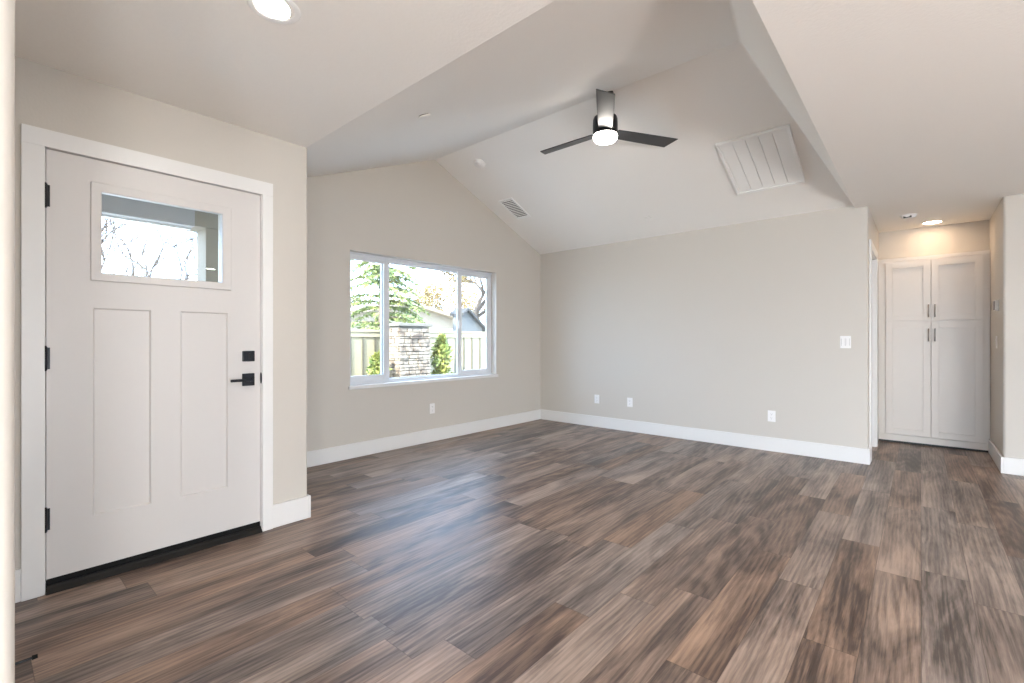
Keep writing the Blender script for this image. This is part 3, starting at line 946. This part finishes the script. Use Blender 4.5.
def bare_tree(loc, h, spread, seed, label, mat, leaves=0, leafmat=None, lean=(0,0), trunk=0.16, depth=6, keep=.62):
    random.seed(seed)
    t = empty('bare_tree', loc); tag(t, label, 'tree')
    br = MB(); tips = []
    def grow(p, d, ln, r_, lev):
        q = p; steps = 3
        for s_ in range(steps):
            d2 = (d + rnd_dir()*.22*(1 if lev > 0 else .4)).normalized()
            e = q + d2*ln/steps
            br.tube(q, e, r_*(1-.25*s_/steps), r_*(1-.25*(s_+1)/steps), 6 if lev < 3 else 4, cap=False)
            q = e; d = d2
        tips.append((q, d, lev))
        if lev >= depth: return
        for k in range(3 if lev in (0, 1, 2) else 2):
            nd = (d + rnd_dir()*spread + Vector((0,0,.12))).normalized()
            grow(q, nd, ln*random.uniform(.62,.82), r_*keep, lev+1)
    grow(Vector((0,0,0)), Vector((lean[0], lean[1], 1)).normalized(), h*.30, trunk, 0)
    br.build('branches', mat, t)
    if leaves:
        m = MB(); ends = [x for x in tips if x[2] >= depth-1]
        for i in range(leaves):
            p, d, _ = random.choice(ends)
            m.leaf(p+rnd_dir()*random.uniform(0,.35), rnd_dir(), rnd_dir(), random.uniform(.12,.24), .12)
        m.build('leaves', leafmat, t)
bare_tree((-18.0, 17.6, -.3), 8.6, .95, 11, 'crooked bare oak behind the fence outside the right part of the window', M['bark_dark'], 2600, M['gold'], keep=.70)
bare_tree((-14.0, 2.15, -.3), 5.2, .7, 21, 'bare tree seen through the left side of the front door glass', M['bark_dark'], trunk=.05, depth=6, keep=.70)
bare_tree((-19.0, 4.1, -.3), 5.6, .7, 33, 'bare tree seen through the middle of the front door glass', M['bark_dark'], trunk=.06, depth=6, keep=.73)
bare_tree((-33.0, 8.6, -.3), 6.2, .7, 35, 'low bare tree seen low in the right side of the front door glass', M['bark_dark'], trunk=.08, depth=6, keep=.74)

def leafy(loc, r_, h, n, label, mat, seed):
    random.seed(seed)
    t = empty('leafy_tree', loc); tag(t, label, 'tree')
    m = MB(); m.tube((0,0,0), (0,0,h*.7), .16, .08, 8); 
    for i in range(6):
        a = i*1.05; m.tube((0,0,h*.45), (r_*.6*math.cos(a), r_*.6*math.sin(a), h*.8), .07, .02, 6)
    m.build('trunk', M['bark'], t)
    m = MB()
    clumps = [Vector((random.gauss(0,.45)*r_, random.gauss(0,.45)*r_, h*random.uniform(.45,.95))) for _ in range(26)]
    for i in range(n):
        c = random.choice(clumps); p = c + rnd_dir()*random.random()**.5*r_*.32
        m.leaf(p, rnd_dir(), rnd_dir(), random.uniform(.16,.32), random.uniform(.1,.18))
    m.build('foliage', mat, t)
leafy((-33, 28.2, -.3), 4.2, 6.4, 6000, 'golden leafed tree above the cream house roof', M['gold'], 3)
leafy((-37, 21.6, -.3), 2.2, 5.4, 2000, 'olive tree left of the cream house roof', M['olive'], 6)

# neighbouring houses
hs = empty('neighbour_house', (-20, 14.6, -.3)); tag(hs, 'cream house with a low gable roof beyond the fence', 'house')
m = MB(); m.prism([(-5.0, 0), (5.0, 0), (5.0, 2.30), (0, 3.30), (-5.0, 2.30)], 'x', -7, 0); m.build('walls', M['stucco'], hs)
m = MB()
for s_ in (-1, 1): m.prism([(0, 3.30), (s_*5.5, 2.20), (s_*5.5, 2.36), (0, 3.46)], 'x', -7.4, .5)
m.build('roof', M['shingle'], hs)
m = MB(); m.box(0, .03, 2.0, 3.4, .9, 2.1); wf = m.build('window', M['trim'], hs)
m = MB(); m.box(.02, .035, 2.08, 3.32, .98, 2.02); m.build('pane', M['screen'], wf)
sh = empty('grey_shed', (-14, 13.24, -.3)); tag(sh, 'small grey gabled shed beyond the fence at the right', 'shed')
m = MB(); m.prism([(-.22, 0), (.95, 0), (.95, 1.95), (0, 2.68), (-.22, 2.51)], 'x', -.55, 0); m.build('walls', M['siding'], sh)
m = MB()
m.prism([(0, 2.68), (1.20, 1.765), (1.20, 1.855), (0, 2.78), (-.30, 2.55), (-.30, 2.45)], 'x', -.65, .18)
m.build('roof', M['dark_roof'], sh)
